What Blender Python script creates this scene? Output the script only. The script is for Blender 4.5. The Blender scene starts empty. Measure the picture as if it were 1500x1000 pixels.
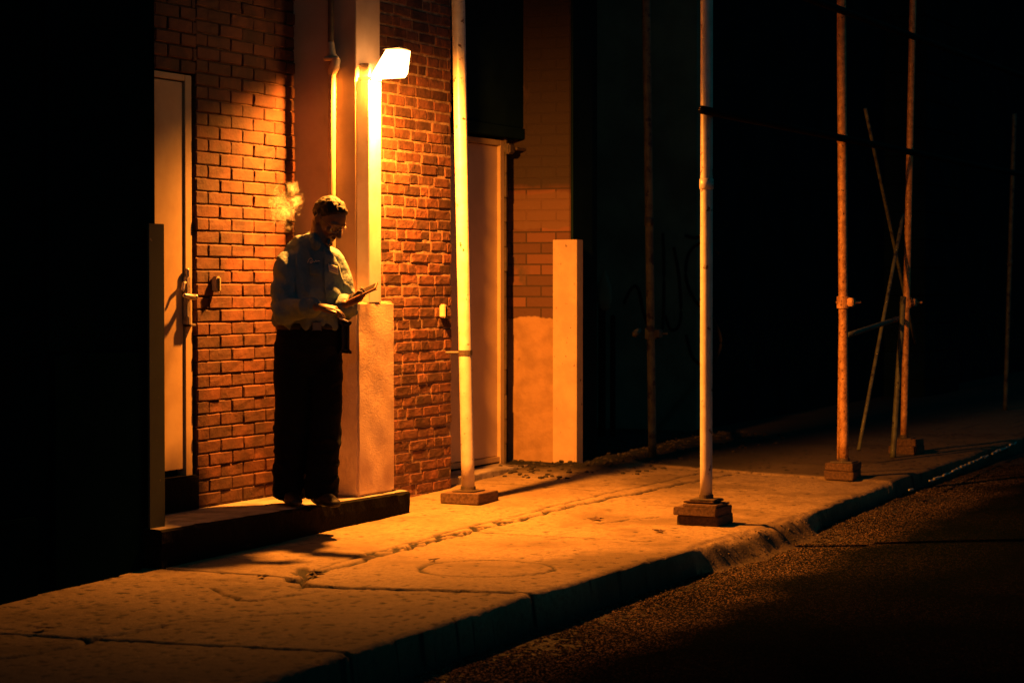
import bpy, bmesh, math, random
from mathutils import Vector, Matrix, noise
from mathutils.bvhtree import BVHTree
rnd = random.Random(7)
S = bpy.context.scene
C = S.collection
rad = math.radians

# ------------------------------------------------------------------ camera, world, light, exposure
TH = math.atan(1550/3400); PT = math.atan(79/3400); CH = 1.19
FW = Vector((math.cos(TH)*math.cos(PT), math.sin(TH)*math.cos(PT), -math.sin(PT)))
RT = Vector((math.sin(TH), -math.cos(TH), 0))
UP = RT.cross(FW)
cam_d = bpy.data.cameras.new('camera'); cam = bpy.data.objects.new('camera', cam_d); C.objects.link(cam)
cam.matrix_world = Matrix(((RT.x, UP.x, -FW.x, 0), (RT.y, UP.y, -FW.y, 0), (RT.z, UP.z, -FW.z, CH), (0, 0, 0, 1)))
cam_d.sensor_width = 36; cam_d.lens = 81.6; cam_d.clip_start = .1; cam_d.clip_end = 500
cam_d.dof.use_dof = True; cam_d.dof.focus_distance = 13.0; cam_d.dof.aperture_fstop = 4.0
S.camera = cam
w = bpy.data.worlds.new('World'); S.world = w; w.use_nodes = True
nt = w.node_tree; bgn = nt.nodes['Background']
sky = nt.nodes.new('ShaderNodeTexSky'); sky.sky_type = 'NISHITA'; sky.sun_disc = False
sky.sun_elevation = rad(2); sky.sun_rotation = rad(200)
mx = nt.nodes.new('ShaderNodeMix'); mx.data_type = 'RGBA'; mx.blend_type = 'MIX'; mx.inputs[0].default_value = .985
nt.links.new(sky.outputs[0], mx.inputs[6]); mx.inputs[7].default_value = (.0, .46, .62, 1)   # city night glow
nt.links.new(mx.outputs[2], bgn.inputs[0]); bgn.inputs[1].default_value = .075
S.view_settings.view_transform = 'Standard'; S.view_settings.look = 'None'
S.view_settings.exposure = -.25; S.view_settings.gamma = 1
S.cycles.use_denoising = True
S.cycles.max_bounces = 6; S.cycles.diffuse_bounces = 2; S.cycles.volume_bounces = 2; S.cycles.sample_clamp_indirect = 6
S.cycles.volume_step_rate = .5
# faint teal fill sun, added from the street side to lift the shirt
sd = bpy.data.lights.new('teal_fill', 'SUN'); sd.energy = .025; sd.angle = rad(.5); sd.color = (.3, .8, 1)
so = bpy.data.objects.new('teal_fill', sd); C.objects.link(so)
so.rotation_euler = Vector((.75, .45, -.5)).to_track_quat('-Z', 'Y').to_euler()
LAMP_COL = (1, .285, .026)
LAMP_POW = 2500

# ------------------------------------------------------------------ materials
def lin(c):
    return tuple(c)+(1,)
def mat(name, col, rough=.8, col2=None, ns=6, nmin=.4, nmax=.6, bump=0, bs=60, bd=.01, metal=0, stretch=(1, 1, 1), bump2=0, bs2=8, attr=None, attr_col=(0, 0, 0), spec=.4, spots=None):
    m = bpy.data.materials.new(name); m.use_nodes = True; t = m.node_tree; N = t.nodes; L = t.links
    b = N['Principled BSDF']; b.inputs['Roughness'].default_value = rough; b.inputs['Metallic'].default_value = metal
    b.inputs['Specular IOR Level'].default_value = spec
    tc = N.new('ShaderNodeTexCoord'); mp = N.new('ShaderNodeMapping'); L.new(tc.outputs['Object'], mp.inputs[0]); mp.inputs['Scale'].default_value = stretch
    cur = None
    def noise_(s, d=6, r=.6):
        n = N.new('ShaderNodeTexNoise'); n.inputs['Scale'].default_value = s; n.inputs['Detail'].default_value = d; n.inputs['Roughness'].default_value = r
        L.new(mp.outputs[0], n.inputs['Vector']); return n.outputs['Fac']
    def mix(f, a, c, mode='MIX'):
        x = N.new('ShaderNodeMix'); x.data_type = 'RGBA'; x.blend_type = mode
        if isinstance(f, (int, float)): x.inputs[0].default_value = f
        else: L.new(f, x.inputs[0])
        for v, i in ((a, 6), (c, 7)):
            if isinstance(v, tuple): x.inputs[i].default_value = lin(v[:3])
            else: L.new(v, x.inputs[i])
        return x.outputs[2]
    def ramp(f, a, c):
        r = N.new('ShaderNodeMapRange'); r.inputs[1].default_value = a; r.inputs[2].default_value = c; L.new(f, r.inputs[0]); return r.outputs[0]
    cur = tuple(col)
    if col2: cur = mix(ramp(noise_(ns), nmin, nmax), cur, tuple(col2))
    if spots: cur = mix(ramp(noise_(spots[1], 3), spots[2], spots[2]+.05), cur, tuple(spots[0]))
    if attr:
        a = N.new('ShaderNodeAttribute'); a.attribute_name = 'tint'
        cur = mix(1.0, cur, a.outputs['Color'], 'MULTIPLY')
    if isinstance(cur, tuple): b.inputs['Base Color'].default_value = lin(cur)
    else: L.new(cur, b.inputs['Base Color'])
    if bump:
        bn = N.new('ShaderNodeBump'); bn.inputs['Strength'].default_value = bump; bn.inputs['Distance'].default_value = bd
        L.new(noise_(bs), bn.inputs['Height'])
        if bump2:
            b2 = N.new('ShaderNodeBump'); b2.inputs['Strength'].default_value = bump2; b2.inputs['Distance'].default_value = bd*3
            L.new(noise_(bs2), b2.inputs['Height']); L.new(b2.outputs[0], bn.inputs['Normal'])
        L.new(bn.outputs[0], b.inputs['Normal'])
    m['h'] = 1
    return m
M = {}
M['brick_a'] = mat('painted_brick', (.105, .036, .018), .8, (.05, .017, .010), 5, .42, .62, .5, 90, .004, attr=1, bump2=.4, bs2=25)
M['mortar_a'] = mat('dark_mortar', (.09, .045, .028), .95, (.16, .09, .05), 20, bump=.6, bs=120)
M['brick_b'] = mat('old_brick', (.16, .062, .034), .85, (.085, .035, .02), 12, .4, .6, .7, 80, .006, attr=1, bump2=.5, bs2=25)
M['mortar_b'] = mat('lime_mortar', (.36, .25, .16), .95, (.2, .12, .075), 14, bump=.7, bs=90, bd=.008)
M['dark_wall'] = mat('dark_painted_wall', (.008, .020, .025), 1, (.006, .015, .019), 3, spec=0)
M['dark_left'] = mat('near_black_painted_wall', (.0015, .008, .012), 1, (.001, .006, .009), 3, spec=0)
M['green_wall'] = mat('dull_green_wall', (.09, .16, .11), .9, (.055, .10, .07), 2, bump=.3, bs=30)
M['plaster'] = mat('rough_render', (.74, .56, .38), .85, (.62, .44, .28), 5, bump=.55, bs=110, bd=.006, bump2=.12, bs2=14)
M['smooth_plaster'] = mat('smooth_render', (.42, .30, .22), .7, (.36, .25, .18), 4, bump=.25, bs=120, bd=.004)
M['white_paint'] = mat('white_gloss_paint', (.8, .74, .64), .45, (.7, .62, .5), 8, bump=.15, bs=100, bd=.003)
M['door'] = mat('cream_door_paint', (.44, .32, .17), .6, (.36, .25, .13), 3, bump=.12, bs=60, bd=.003)
M['door_b'] = mat('tan_door_paint', (.6, .42, .26), .5, (.52, .36, .22), 3, bump=.12, bs=60, bd=.003)
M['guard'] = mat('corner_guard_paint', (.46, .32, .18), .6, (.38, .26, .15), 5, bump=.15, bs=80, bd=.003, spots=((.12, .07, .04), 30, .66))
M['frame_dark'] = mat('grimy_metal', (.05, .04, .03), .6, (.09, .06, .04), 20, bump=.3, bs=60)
M['guard_shaded'] = mat('shaded_guard_paint', (.025, .04, .022), .7, (.018, .03, .017), 5, bump=.15, bs=80, bd=.003, spots=((.3, .25, .15), 30, .70))  # darkened green copy of the guard paint, for the guard out of lamplight
M['steel'] = mat('worn_steel', (.55, .5, .44), .35, (.4, .34, .28), 25, metal=.7, bump=.2, bs=80, bd=.003)
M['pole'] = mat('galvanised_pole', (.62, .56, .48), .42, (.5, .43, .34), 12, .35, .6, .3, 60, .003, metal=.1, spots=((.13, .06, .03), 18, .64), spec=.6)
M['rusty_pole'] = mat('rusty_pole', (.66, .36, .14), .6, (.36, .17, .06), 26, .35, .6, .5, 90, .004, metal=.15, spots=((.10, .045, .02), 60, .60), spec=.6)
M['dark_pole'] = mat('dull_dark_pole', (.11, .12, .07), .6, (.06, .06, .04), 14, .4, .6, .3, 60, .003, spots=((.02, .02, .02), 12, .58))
M['wood'] = mat('weathered_timber', (.13, .075, .042), .9, (.07, .04, .025), 10, bump=.6, bs=40, bd=.006, stretch=(1, 6, 6))
M['wood_dark'] = mat('dark_timber', (.05, .035, .025), .85, (.09, .055, .03), 10, bump=.6, bs=40, bd=.006, stretch=(1, 6, 6))
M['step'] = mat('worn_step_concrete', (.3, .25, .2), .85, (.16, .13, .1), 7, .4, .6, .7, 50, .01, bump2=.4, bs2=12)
M['step_face'] = mat('black_step_concrete', (.007, .007, .006), .95, (.004, .004, .004), 6, .4, .65, .8, 40, .012, spots=((.12, .08, .05), 9, .70), spec=.1)  # near black, far darker than the top of the step
M['skin'] = mat('skin', (.16, .095, .062), .5, (.13, .075, .05), 20, bump=.1, bs=120, bd=.002)
M['hair'] = mat('dark_brown_hair', (.013, .008, .005), .7, (.006, .004, .003), 60, bump=.9, bs=160, bd=.006)
M['shirt'] = mat('denim_work_shirt', (.125, .185, .22), .8, (.09, .14, .17), 6, bump=.6, bs=26, bd=.014, bump2=.5, bs2=9)
M['trousers'] = mat('black_trousers', (.003, .004, .006), .95, bump=.4, bs=14, bd=.02, spec=.1)
M['leather'] = mat('black_leather', (.006, .006, .006), .6, bump=.2, bs=60)
M['buckle'] = mat('dull_buckle', (.25, .22, .18), .4, metal=.8)
M['patch'] = mat('pale_patch', (.55, .52, .44), .8, bump=.2, bs=200, bd=.001)
M['thread'] = mat('pale_thread', (.6, .5, .38), .8)
M['patch_line'] = mat('patch_ink', (.08, .08, .1), .8)
M['phone'] = mat('black_phone', (.015, .015, .017), .2)
M['phone_back'] = mat('phone_case', (.3, .14, .08), .5)
M['glass_rim'] = mat('thin_metal_rim', (.5, .45, .4), .25, metal=.9)
M['paper'] = mat('cigarette_paper', (.8, .78, .72), .8)
M['litter'] = mat('dry_leaf', (.05, .03, .018), .9, (.09, .05, .03), 40)
M['pale'] = mat('pale_broken_strip', (.5, .5, .42), .7, (.2, .2, .17), 9, .42, .55)
M['graf'] = mat('black_spray_paint', (.006, .008, .007), .7)
M['black'] = mat('flat_black', (.006, .006, .006), .8, spec=.05)
M['box_pale'] = mat('pale_metal_box', (.5, .38, .24), .5, (.4, .3, .2), 30)

# ------------------------------------------------------------------ mesh helpers
def link(name, bm, m, parent=None, smooth=False, mods=None):
    me = bpy.data.meshes.new(name); bmesh.ops.recalc_face_normals(bm, faces=bm.faces); bm.to_mesh(me); bm.free()
    o = bpy.data.objects.new(name, me); C.objects.link(o)
    for x in (m if isinstance(m, (list, tuple)) else [m]): me.materials.append(x)
    if smooth:
        for p in me.polygons: p.use_smooth = True
    if parent: o.parent = parent; o.matrix_parent_inverse = Matrix.Translation(-parent.location) if parent.type == 'EMPTY' else Matrix()
    return o
def tag(o, label=None, cat=None, group=None, kind=None):
    if label: o['label'] = label
    if cat: o['category'] = cat
    if group: o['group'] = group
    if kind: o['kind'] = kind
    return o
def thing(name, loc, label, cat, group=None):
    o = bpy.data.objects.new(name, None); o.location = loc; o.empty_display_size = .1; C.objects.link(o)
    return tag(o, label, cat, group)
def sbm(): return bmesh.new()
def box(bm, x0, x1, y0, y1, z0, z1, bev=0, jit=0, mi=0):
    r = bmesh.ops.create_cube(bm, size=1)
    for v in r['verts']:
        v.co = Vector((x0+(v.co.x+.5)*(x1-x0), y0+(v.co.y+.5)*(y1-y0), z0+(v.co.z+.5)*(z1-z0)))
        if jit: v.co += Vector((rnd.uniform(-jit, jit), rnd.uniform(-jit, jit), rnd.uniform(-jit, jit)))
    fs = list({f for v in r['verts'] for f in v.link_faces})
    for f in fs: f.material_index = mi
    if bev:
        bmesh.ops.bevel(bm, geom=list({e for v in r['verts'] for e in v.link_edges}), offset=bev, segments=2, affect='EDGES', material=-1)
def obox(bm, c, ax, ay, az, hx, hy, hz, bev=0):
    r = bmesh.ops.create_cube(bm, size=2)
    for v in r['verts']:
        v.co = Vector(c)+Vector(ax)*v.co.x*hx+Vector(ay)*v.co.y*hy+Vector(az)*v.co.z*hz
    if bev: bmesh.ops.bevel(bm, geom=list({e for v in r['verts'] for e in v.link_edges}), offset=bev, segments=2, affect='EDGES')
def tube(bm, pts, radii, seg=14, cap=True, ell=None, dome=True):
    """rings along a polyline; radii: number or (r_u, r_v) per point, ell: reference direction of the r_u axis"""
    pts = [Vector(p) for p in pts]; n = len(pts)
    if not isinstance(radii, (list, tuple)): radii = [radii]*n
    radii = [r if isinstance(r, (tuple, list)) else (r, r) for r in radii]
    rings = []; ref = Vector(ell) if ell else None
    def frame(t):
        nonlocal ref
        t = t.normalized()
        if ref is None: ref = Vector((0, 0, 1)) if abs(t.z) < .9 else Vector((1, 0, 0))
        u = (ref-t*ref.dot(t)).normalized()
        if not ell: ref = u
        return u, t.cross(u).normalized()
    def ring(c, u, v, ru, rv):
        return [bm.verts.new(c+u*math.cos(2*math.pi*k/seg)*ru+v*math.sin(2*math.pi*k/seg)*rv) for k in range(seg)]
    fr = []
    for i in range(n):
        t = (pts[min(i+1, n-1)]-pts[max(i-1, 0)]); fr.append((t.normalized(),)+frame(t))
    def dm(i, sgn):
        out = []
        t, u, v = fr[i]; ru, rv = radii[i]; rm = min(ru, rv)
        for a in (30, 60, 80):
            out.append(ring(pts[i]+t*sgn*rm*math.sin(rad(a)), u, v, ru*math.cos(rad(a)), rv*math.cos(rad(a))))
        return out
    if dome: rings += dm(0, -1)[::-1]
    for i in range(n):
        t, u, v = fr[i]; rings.append(ring(pts[i], u, v, *radii[i]))
    if dome: rings += dm(n-1, 1)
    for a, b in zip(rings, rings[1:]):
        for k in range(seg):
            bm.faces.new((a[k], a[(k+1) % seg], b[(k+1) % seg], b[k]))
    if cap: bm.faces.new(rings[0][::-1]); bm.faces.new(rings[-1])
def catmull(pts, k=6):
    P = [Vector(p) for p in pts]; P = [P[0]*2-P[1]]+P+[P[-1]*2-P[-2]]; out = []
    for i in range(1, len(P)-2):
        for j in range(k):
            t = j/k; a, b, c, d = P[i-1], P[i], P[i+1], P[i+2]
            out.append(.5*((2*b)+(c-a)*t+(2*a-5*b+4*c-d)*t*t+(3*b-a-3*c+d)*t**3))
    out.append(P[-2]); return out
def cradii(r, k=6):
    r = [x if isinstance(x, (tuple, list)) else (x, x) for x in r]
    v = catmull([(x[0], x[1], 0) for x in r], k); return [(max(p.x, .002), max(p.y, .002)) for p in v]
def ball(bm, c, r, ax=None, seg=16):
    if not isinstance(r, (tuple, list)): r = (r, r, r)
    q = bmesh.ops.create_uvsphere(bm, u_segments=seg, v_segments=seg//2+2, radius=1)
    ax = ax or (Vector((1, 0, 0)), Vector((0, 1, 0)), Vector((0, 0, 1)))
    for v in q['verts']: v.co = Vector(c)+ax[0]*v.co.x*r[0]+ax[1]*v.co.y*r[1]+ax[2]*v.co.z*r[2]
def fuse(name, bm, m, parent, voxel=.006, smooth=4, disp=None):
    o = link(name, bm, m, parent, True)
    md = o.modifiers.new('r', 'REMESH'); md.mode = 'VOXEL'; md.voxel_size = voxel; md.use_smooth_shade = True
    if smooth:
        sm = o.modifiers.new('s', 'SMOOTH'); sm.iterations = smooth; sm.factor = .5
    dg = bpy.context.evaluated_depsgraph_get(); dg.update()
    me = bpy.data.meshes.new_from_object(o.evaluated_get(dg)); me.name = name
    o.modifiers.clear(); o.data = me
    if disp:
        ns = [v.normal.copy() for v in me.vertices]
        for v, nn in zip(me.vertices, ns): v.co += nn*disp(v.co)
    for p in me.polygons: p.use_smooth = True
    if not me.materials: me.materials.append(m)
    return o
def nz(x, y, z, s): return noise.noise(Vector((x*s, y*s, z*s)))
def lathe_tag(*a): pass

# ------------------------------------------------------------------ ground
def lerp_tab(x, tab):
    if x <= tab[0][0]: return tab[0][1]
    for (a, va), (b, vb) in zip(tab, tab[1:]):
        if x <= b: return va+(vb-va)*(x-a)/(b-a)
    return tab[-1][1]
ZW = [(2, -.27), (7.5, -.215), (9.6, -.17), (12.1, -.105), (13.2, -.08), (14.7, -.055), (17, -.045), (40, .1)]
ZK = [(2, -.19), (7, -.16), (9.2, -.15), (12, -.14), (15, -.125), (18, -.1), (40, .05)]
ZR = [(2, -.34), (8, -.30), (10, -.275), (12, -.235), (14, -.20), (20, -.15), (40, .0)]
KE = [(2, 4.1), (7, 4.09), (9.2, 4.13), (11.1, 4.08), (12.3, 4.03), (15, 4.13), (20, 4.2), (40, 4.4)]
def sst(x, a, b):
    t = max(0, min(1, (x-a)/(b-a))); return t*t*(3-2*t)
def segd(px, py, pts):
    best = 9
    for (ax, ay), (bx, by) in zip(pts, pts[1:]):
        dx, dy = bx-ax, by-ay; t = max(0, min(1, ((px-ax)*dx+(py-ay)*dy)/(dx*dx+dy*dy)))
        best = min(best, math.hypot(px-ax-dx*t, py-ay-dy*t))
    return best
def rough_line(p, q, n, amp, seed):
    out = []
    for i in range(n+1):
        t = i/n; o = 0 if i in (0, n) else noise.noise(Vector((i*.37+seed, seed*3.1, 0)))*amp
        dx, dy = q[0]-p[0], q[1]-p[1]; L = math.hypot(dx, dy)
        out.append((p[0]+dx*t-dy/L*o, p[1]+dy*t+dx/L*o))
    return out
grooves = [  # points, half width, depth
    (rough_line((9.27, 4.12), (9.22, 5.2), 12, .02, 1), .011, .02),
    (rough_line((9.22, 5.2), (9.4, 5.42), 5, .05, 2), .016, .016),
    (rough_line((9.52, 6.22), (9.42, 5.4), 10, .02, 3), .010, .014),
    (rough_line((9.4, 5.4), (12.6, 5.40), 60, .05, 4), .011, .012),
    (rough_line((12.6, 5.40), (15.1, 5.22), 40, .04, 5), .012, .012),
    (rough_line((9.5, 5.47), (11.6, 5.52), 40, .03, 6), .006, .008),
    (rough_line((11.6, 5.52), (15, 5.42), 40, .03, 7), .006, .008),
    (rough_line((7.65, 6.0), (7.56, 4.1), 14, .02, 8), .010, .014),
    (rough_line((6.6, 5.4), (7.99, 5.2), 20, .09, 9), .010, .014),
    (rough_line((9.01, 5.61), (8.72, 5.3), 8, .05, 10)+rough_line((8.74, 5.2), (9.09, 5.1), 8, .05, 11), .007, .010),
    (rough_line((11.32, 5.35), (11.36, 4.4), 12, .03, 12), .007, .006),
    (rough_line((13.6, 6.4), (13.5, 5.5), 12, .03, 13), .007, .006),
]
circ = [(10.02+.32*math.cos(2*math.pi*i/40), 4.70+.32*math.sin(2*math.pi*i/40)) for i in range(41)]
grooves.append((circ, .007, .007))
grooves += [(rough_line((10.3, 5.46), (11.9, 5.43), 30, .12, 21), .014, .008), (rough_line((9.15, 5.25), (9.75, 5.55), 12, .10, 22), .016, .010), (rough_line((8.1, 5.15), (8.5, 4.75), 10, .06, 23), .006, .006), (rough_line((12.0, 4.95), (12.5, 4.75), 10, .05, 24), .007, .006), (rough_line((13.0, 5.0), (13.1, 4.3), 10, .04, 25), .006, .006)]
def gbox(g):
    xs = [p[0] for p in g[0]]; ys = [p[1] for p in g[0]]; return (min(xs)-.05, max(xs)+.05, min(ys)-.05, max(ys)+.05)
gb = [gbox(g) for g in grooves]
def side_z(x, y):
    """sidewalk height and darkening: dirt plus painted lamp falloff"""
    ke = lerp_tab(x, KE)+.02*nz(x, 0, 3, 2.2)+.008*nz(x, 1, 3, 11)
    t = max(0, min(1, (y-4.1)/2.1))
    z = lerp_tab(x, ZK)*(1-t)+lerp_tab(x, ZW)*t
    z += .006*nz(x, y, 0, 1.3)+.0018*nz(x, y, 4, 6)+.0012*nz(x, y, 4, 25)
    dirt = 0.  # dirt mask, also carries the painted lamp falloff
    if x < 9.25 and z: z -= .004; z += .0015*nz(x, y, 9, 40)
    dirt += .22*(1-sst(x, 9.0, 9.5))+.5*(1-sst(x+.5*nz(x, y, 1, 1), 7.0, 9.0))+.6*sst(x, 15.18, 15.3)+.35*sst(x+.6*nz(x, y, 3, 1.5), 13.9, 15)*sst(y, 4.9, 5.6)  # near slabs carry painted lamp falloff; far slabs just darker
    # shallow pits
    pit = nz(x, y*1.3, 2, 19)+.4*nz(x, y, 5, 37)
    th = .36 if x < 9.25 else .50+.12*nz(x, y, 8, 1.2)
    if pit > th: q = min(1, (pit-th)/.10); z -= .003*q; dirt += .7*q
    for g, b in zip(grooves, gb):
        if b[0] < x < b[1] and b[2] < y < b[3]:
            d = segd(x, y, g[0])
            wv = g[1]*(1.3+1.3*nz(x, y, 7, 9)); wv = max(wv, .006)
            if d < wv*1.8:
                k = 1-sst(d, wv*.5, wv*1.8); z -= g[2]*1.5*k; dirt = max(dirt, min(1, k*1.3))
    if x > 15.18: z += .012*sst(x, 15.18, 15.21)
    # ridge of dirt along the far wall and a dirt patch
    dd = sst(x, 13.9, 14.6)*(1-sst(x, 17, 19))*sst(y+.25*nz(x, y, 5, 3), 5.75, 6.15)
    if dd > 0:
        z += dd*(.02+.03*abs(nz(x, y, 8, 9))+.012*abs(nz(x, y, 8, 30))); dirt = max(dirt, dd)
    # kerb edge: drop to the road; broken, dirt-banked between x 11.2 and 13.4
    bank = sst(x, 11.15, 11.4)*(1-sst(x, 12.7, 13.4))
    wd = .018+bank*(.15+.05*nz(x, y, 1, 3))
    edge = ke+bank*(.04+.02*nz(x, 0, 6, 3))
    k = 1-sst(y, edge-wd, edge)
    rz = lerp_tab(x, ZR)-.03
    rd = .012*sst(y, edge, edge+.03)-.012
    z = z+rd; z = z*(1-k)+rz*k
    if bank > 0 and k > .02 and k < .98:
        z += bank*(.022*nz(x, y, 2, 7)+.007*nz(x, y, 2, 19)+.002*nz(x, y, 2, 45)); dirt = max(dirt, bank*min(1, k*3)*(.72+.3*nz(x, y, 4, 12)))
    elif k > .05: dirt = max(dirt, (.97-.2*bank)*k)  # kerb face goes almost fully dark
    # soot along the kerb edge
    dirt = max(dirt, .25*(1-sst(y, ke, ke+.12))*(.5+nz(x, y, 3, 8)))
    return z, min(1, dirt)
def axis(tab):
    out = []
    for a, b, s in tab:
        n = max(1, round((b-a)/s)); out += [a+(b-a)*i/n for i in range(n)]
    return out+[tab[-1][1]]
def grid(name, xs, ys, fn, m):
    vs = []; cols = []
    for x in xs:
        for y in ys:
            z, d = fn(x, y); vs.append((x, y, z)); cols.append(d)
    n = len(ys)
    fs = [(i*n+j, (i+1)*n+j, (i+1)*n+j+1, i*n+j+1) for i in range(len(xs)-1) for j in range(n-1)]
    me = bpy.data.meshes.new(name); me.from_pydata(vs, [], fs); me.materials.append(m)
    at = me.attributes.new('dirt', 'FLOAT', 'POINT'); at.data.foreach_set('value', cols)
    for p in me.polygons: p.use_smooth = True
    o = bpy.data.objects.new(name, me); C.objects.link(o); o['kind'] = 'structure'; return o
def ground_mat(name, c1, c2, dirt_shade, grit, rough, bscale, bstr, bdist, speck=None, spec=.3):
    m = bpy.data.materials.new(name); m.use_nodes = True; t = m.node_tree; N = t.nodes; L = t.links; b = N['Principled BSDF']
    b.inputs['Roughness'].default_value = rough; b.inputs['Specular IOR Level'].default_value = spec
    tc = N.new('ShaderNodeTexCoord')
    def ns(s, d=6, r=.6):
        n = N.new('ShaderNodeTexNoise'); n.inputs['Scale'].default_value = s; n.inputs['Detail'].default_value = d; n.inputs['Roughness'].default_value = r
        L.new(tc.outputs['Object'], n.inputs['Vector']); return n.outputs['Fac']
    def rm(f, a, c):
        r = N.new('ShaderNodeMapRange'); r.inputs[1].default_value = a; r.inputs[2].default_value = c; L.new(f, r.inputs[0]); return r.outputs[0]
    def mix(f, a, c, mode='MIX'):
        x = N.new('ShaderNodeMix'); x.data_type = 'RGBA'; x.blend_type = mode
        if isinstance(f, float): x.inputs[0].default_value = f
        else: L.new(f, x.inputs[0])
        for v, i in ((a, 6), (c, 7)):
            if isinstance(v, tuple): x.inputs[i].default_value = v+(1,)
            else: L.new(v, x.inputs[i])
        return x.outputs[2]
    c = mix(rm(ns(1.6), .38, .62), c1, c2); c = mix(rm(ns(.8, 8, .7), .54, .62), c, tuple(v*.62 for v in c2))
    c = mix(rm(ns(26, 4), .48, .70), c, tuple(v*.5 for v in c1)); c = mix(rm(ns(90, 3), .52, .66), c, tuple(v*.55 for v in c1))
    c = mix(rm(ns(5, 7, .7), .60, .70), c, tuple(v*.55 for v in c2))
    if speck: 
        v = N.new('ShaderNodeTexVoronoi'); v.inputs['Scale'].default_value = speck[0]; L.new(tc.outputs['Object'], v.inputs['Vector'])
        r = N.new('ShaderNodeSeparateColor'); L.new(v.outputs['Color'], r.inputs[0])
        c = mix(rm(r.outputs[0], speck[1], speck[1]+.05), c, speck[2])
    a = N.new('ShaderNodeAttribute'); a.attribute_name = 'dirt'
    c = mix(a.outputs['Fac'], c, dirt_shade)
    L.new(c, b.inputs['Base Color'])
    b1 = N.new('ShaderNodeBump'); b1.inputs['Strength'].default_value = bstr; b1.inputs['Distance'].default_value = bdist; L.new(ns(bscale, 4), b1.inputs['Height'])
    b2 = N.new('ShaderNodeBump'); b2.inputs['Strength'].default_value = bstr*.7; b2.inputs['Distance'].default_value = bdist*2; L.new(ns(bscale/6, 5), b2.inputs['Height'])
    L.new(b2.outputs[0], b1.inputs['Normal']); L.new(b1.outputs[0], b.inputs['Normal'])
    return m
M['sidewalk'] = ground_mat('sidewalk_concrete', (.31, .225, .12), (.215, .15, .075), (.006, .006, .005), 0, .85, 110, .8, .007)
M['road'] = ground_mat('asphalt', (.022, .02, .018), (.014, .013, .012), (.0022, .005, .007), 0, .9, 130, 1, .009, (150, .80, (.24, .155, .10)), spec=0)
grid('sidewalk', axis([(1.5, 6.5, .1), (6.5, 12.5, .013), (12.5, 15.4, .018), (15.4, 20, .05), (20, 45, .5)]),
     axis([(3.6, 3.95, .05), (3.95, 4.4, .012), (4.4, 5.7, .017), (5.7, 6.3, .022), (6.3, 9.0, .15)]), side_z, M['sidewalk'])
def road_z(x, y):
    z = lerp_tab(x, ZR)+.004*nz(x, y, 0, 1.5)-.01+.022*min(3.5-y, 4)
    sy = 3.54+.02*nz(x, 0, 5, 1.4)
    k = sst(y, sy-.012, sy+.012)        # k=1: gutter side of the seam
    z -= .011*k
    z += k*(.004*nz(x, y, 1, 22)+.005*nz(x, y, 1, 55))+(1-k)*.0015*nz(x, y, 1, 30)
    # loose grit thrown up along the kerb
    g = sst(y, 3.75, 4.1); z += g*(.012*abs(nz(x, y, 3, 18))+.008*abs(nz(x, y, 3, 44)))
    m_ = sst(y+.12*nz(x, y, 2, 2.2), 3.30, 3.72); line = math.exp(-((y-sy)/.018)**2)
    return z, max(min(.97-.12*abs(nz(x, y, 6, .9)), 1-m_*(.72+.5*nz(x, y, 2, 2.2))), .9*line*(nz(x, 0, 8, 1)>-.1))
grid('road', axis([(1.5, 5.5, .12), (5.5, 12.5, .017), (12.5, 18, .04), (18, 45, .5)]),
     axis([(-30, -2, 2), (-2, 2.6, .15), (2.6, 3.4, .03), (3.4, 4.12, .014), (4.12, 4.6, .1)]), road_z, M['road'])
bm = sbm(); box(bm, -60, 1.48, -60, 12, -.5, -.345); link('ground', bm, M['road'])['kind'] = 'structure'
# pale broken strip that follows the far kerb edge
bm = sbm()
for i in range(26):
    x0 = 14.9+i*.17; x1 = x0+rnd.uniform(.1, .165)
    if rnd.random() < .12: continue
    y0 = 3.93+(x0-14.9)*.058; y1 = 3.93+(x1-14.9)*.058
    za = lerp_tab(x0, ZR)+.055
    tube(bm, [(x0, y0, za+rnd.uniform(-.006, .006)), (x1, y1, za+rnd.uniform(-.006, .006))], rnd.uniform(.006, .011), 8)
link('kerb_strip', bm, M['pale'])['kind'] = 'structure'

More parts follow.
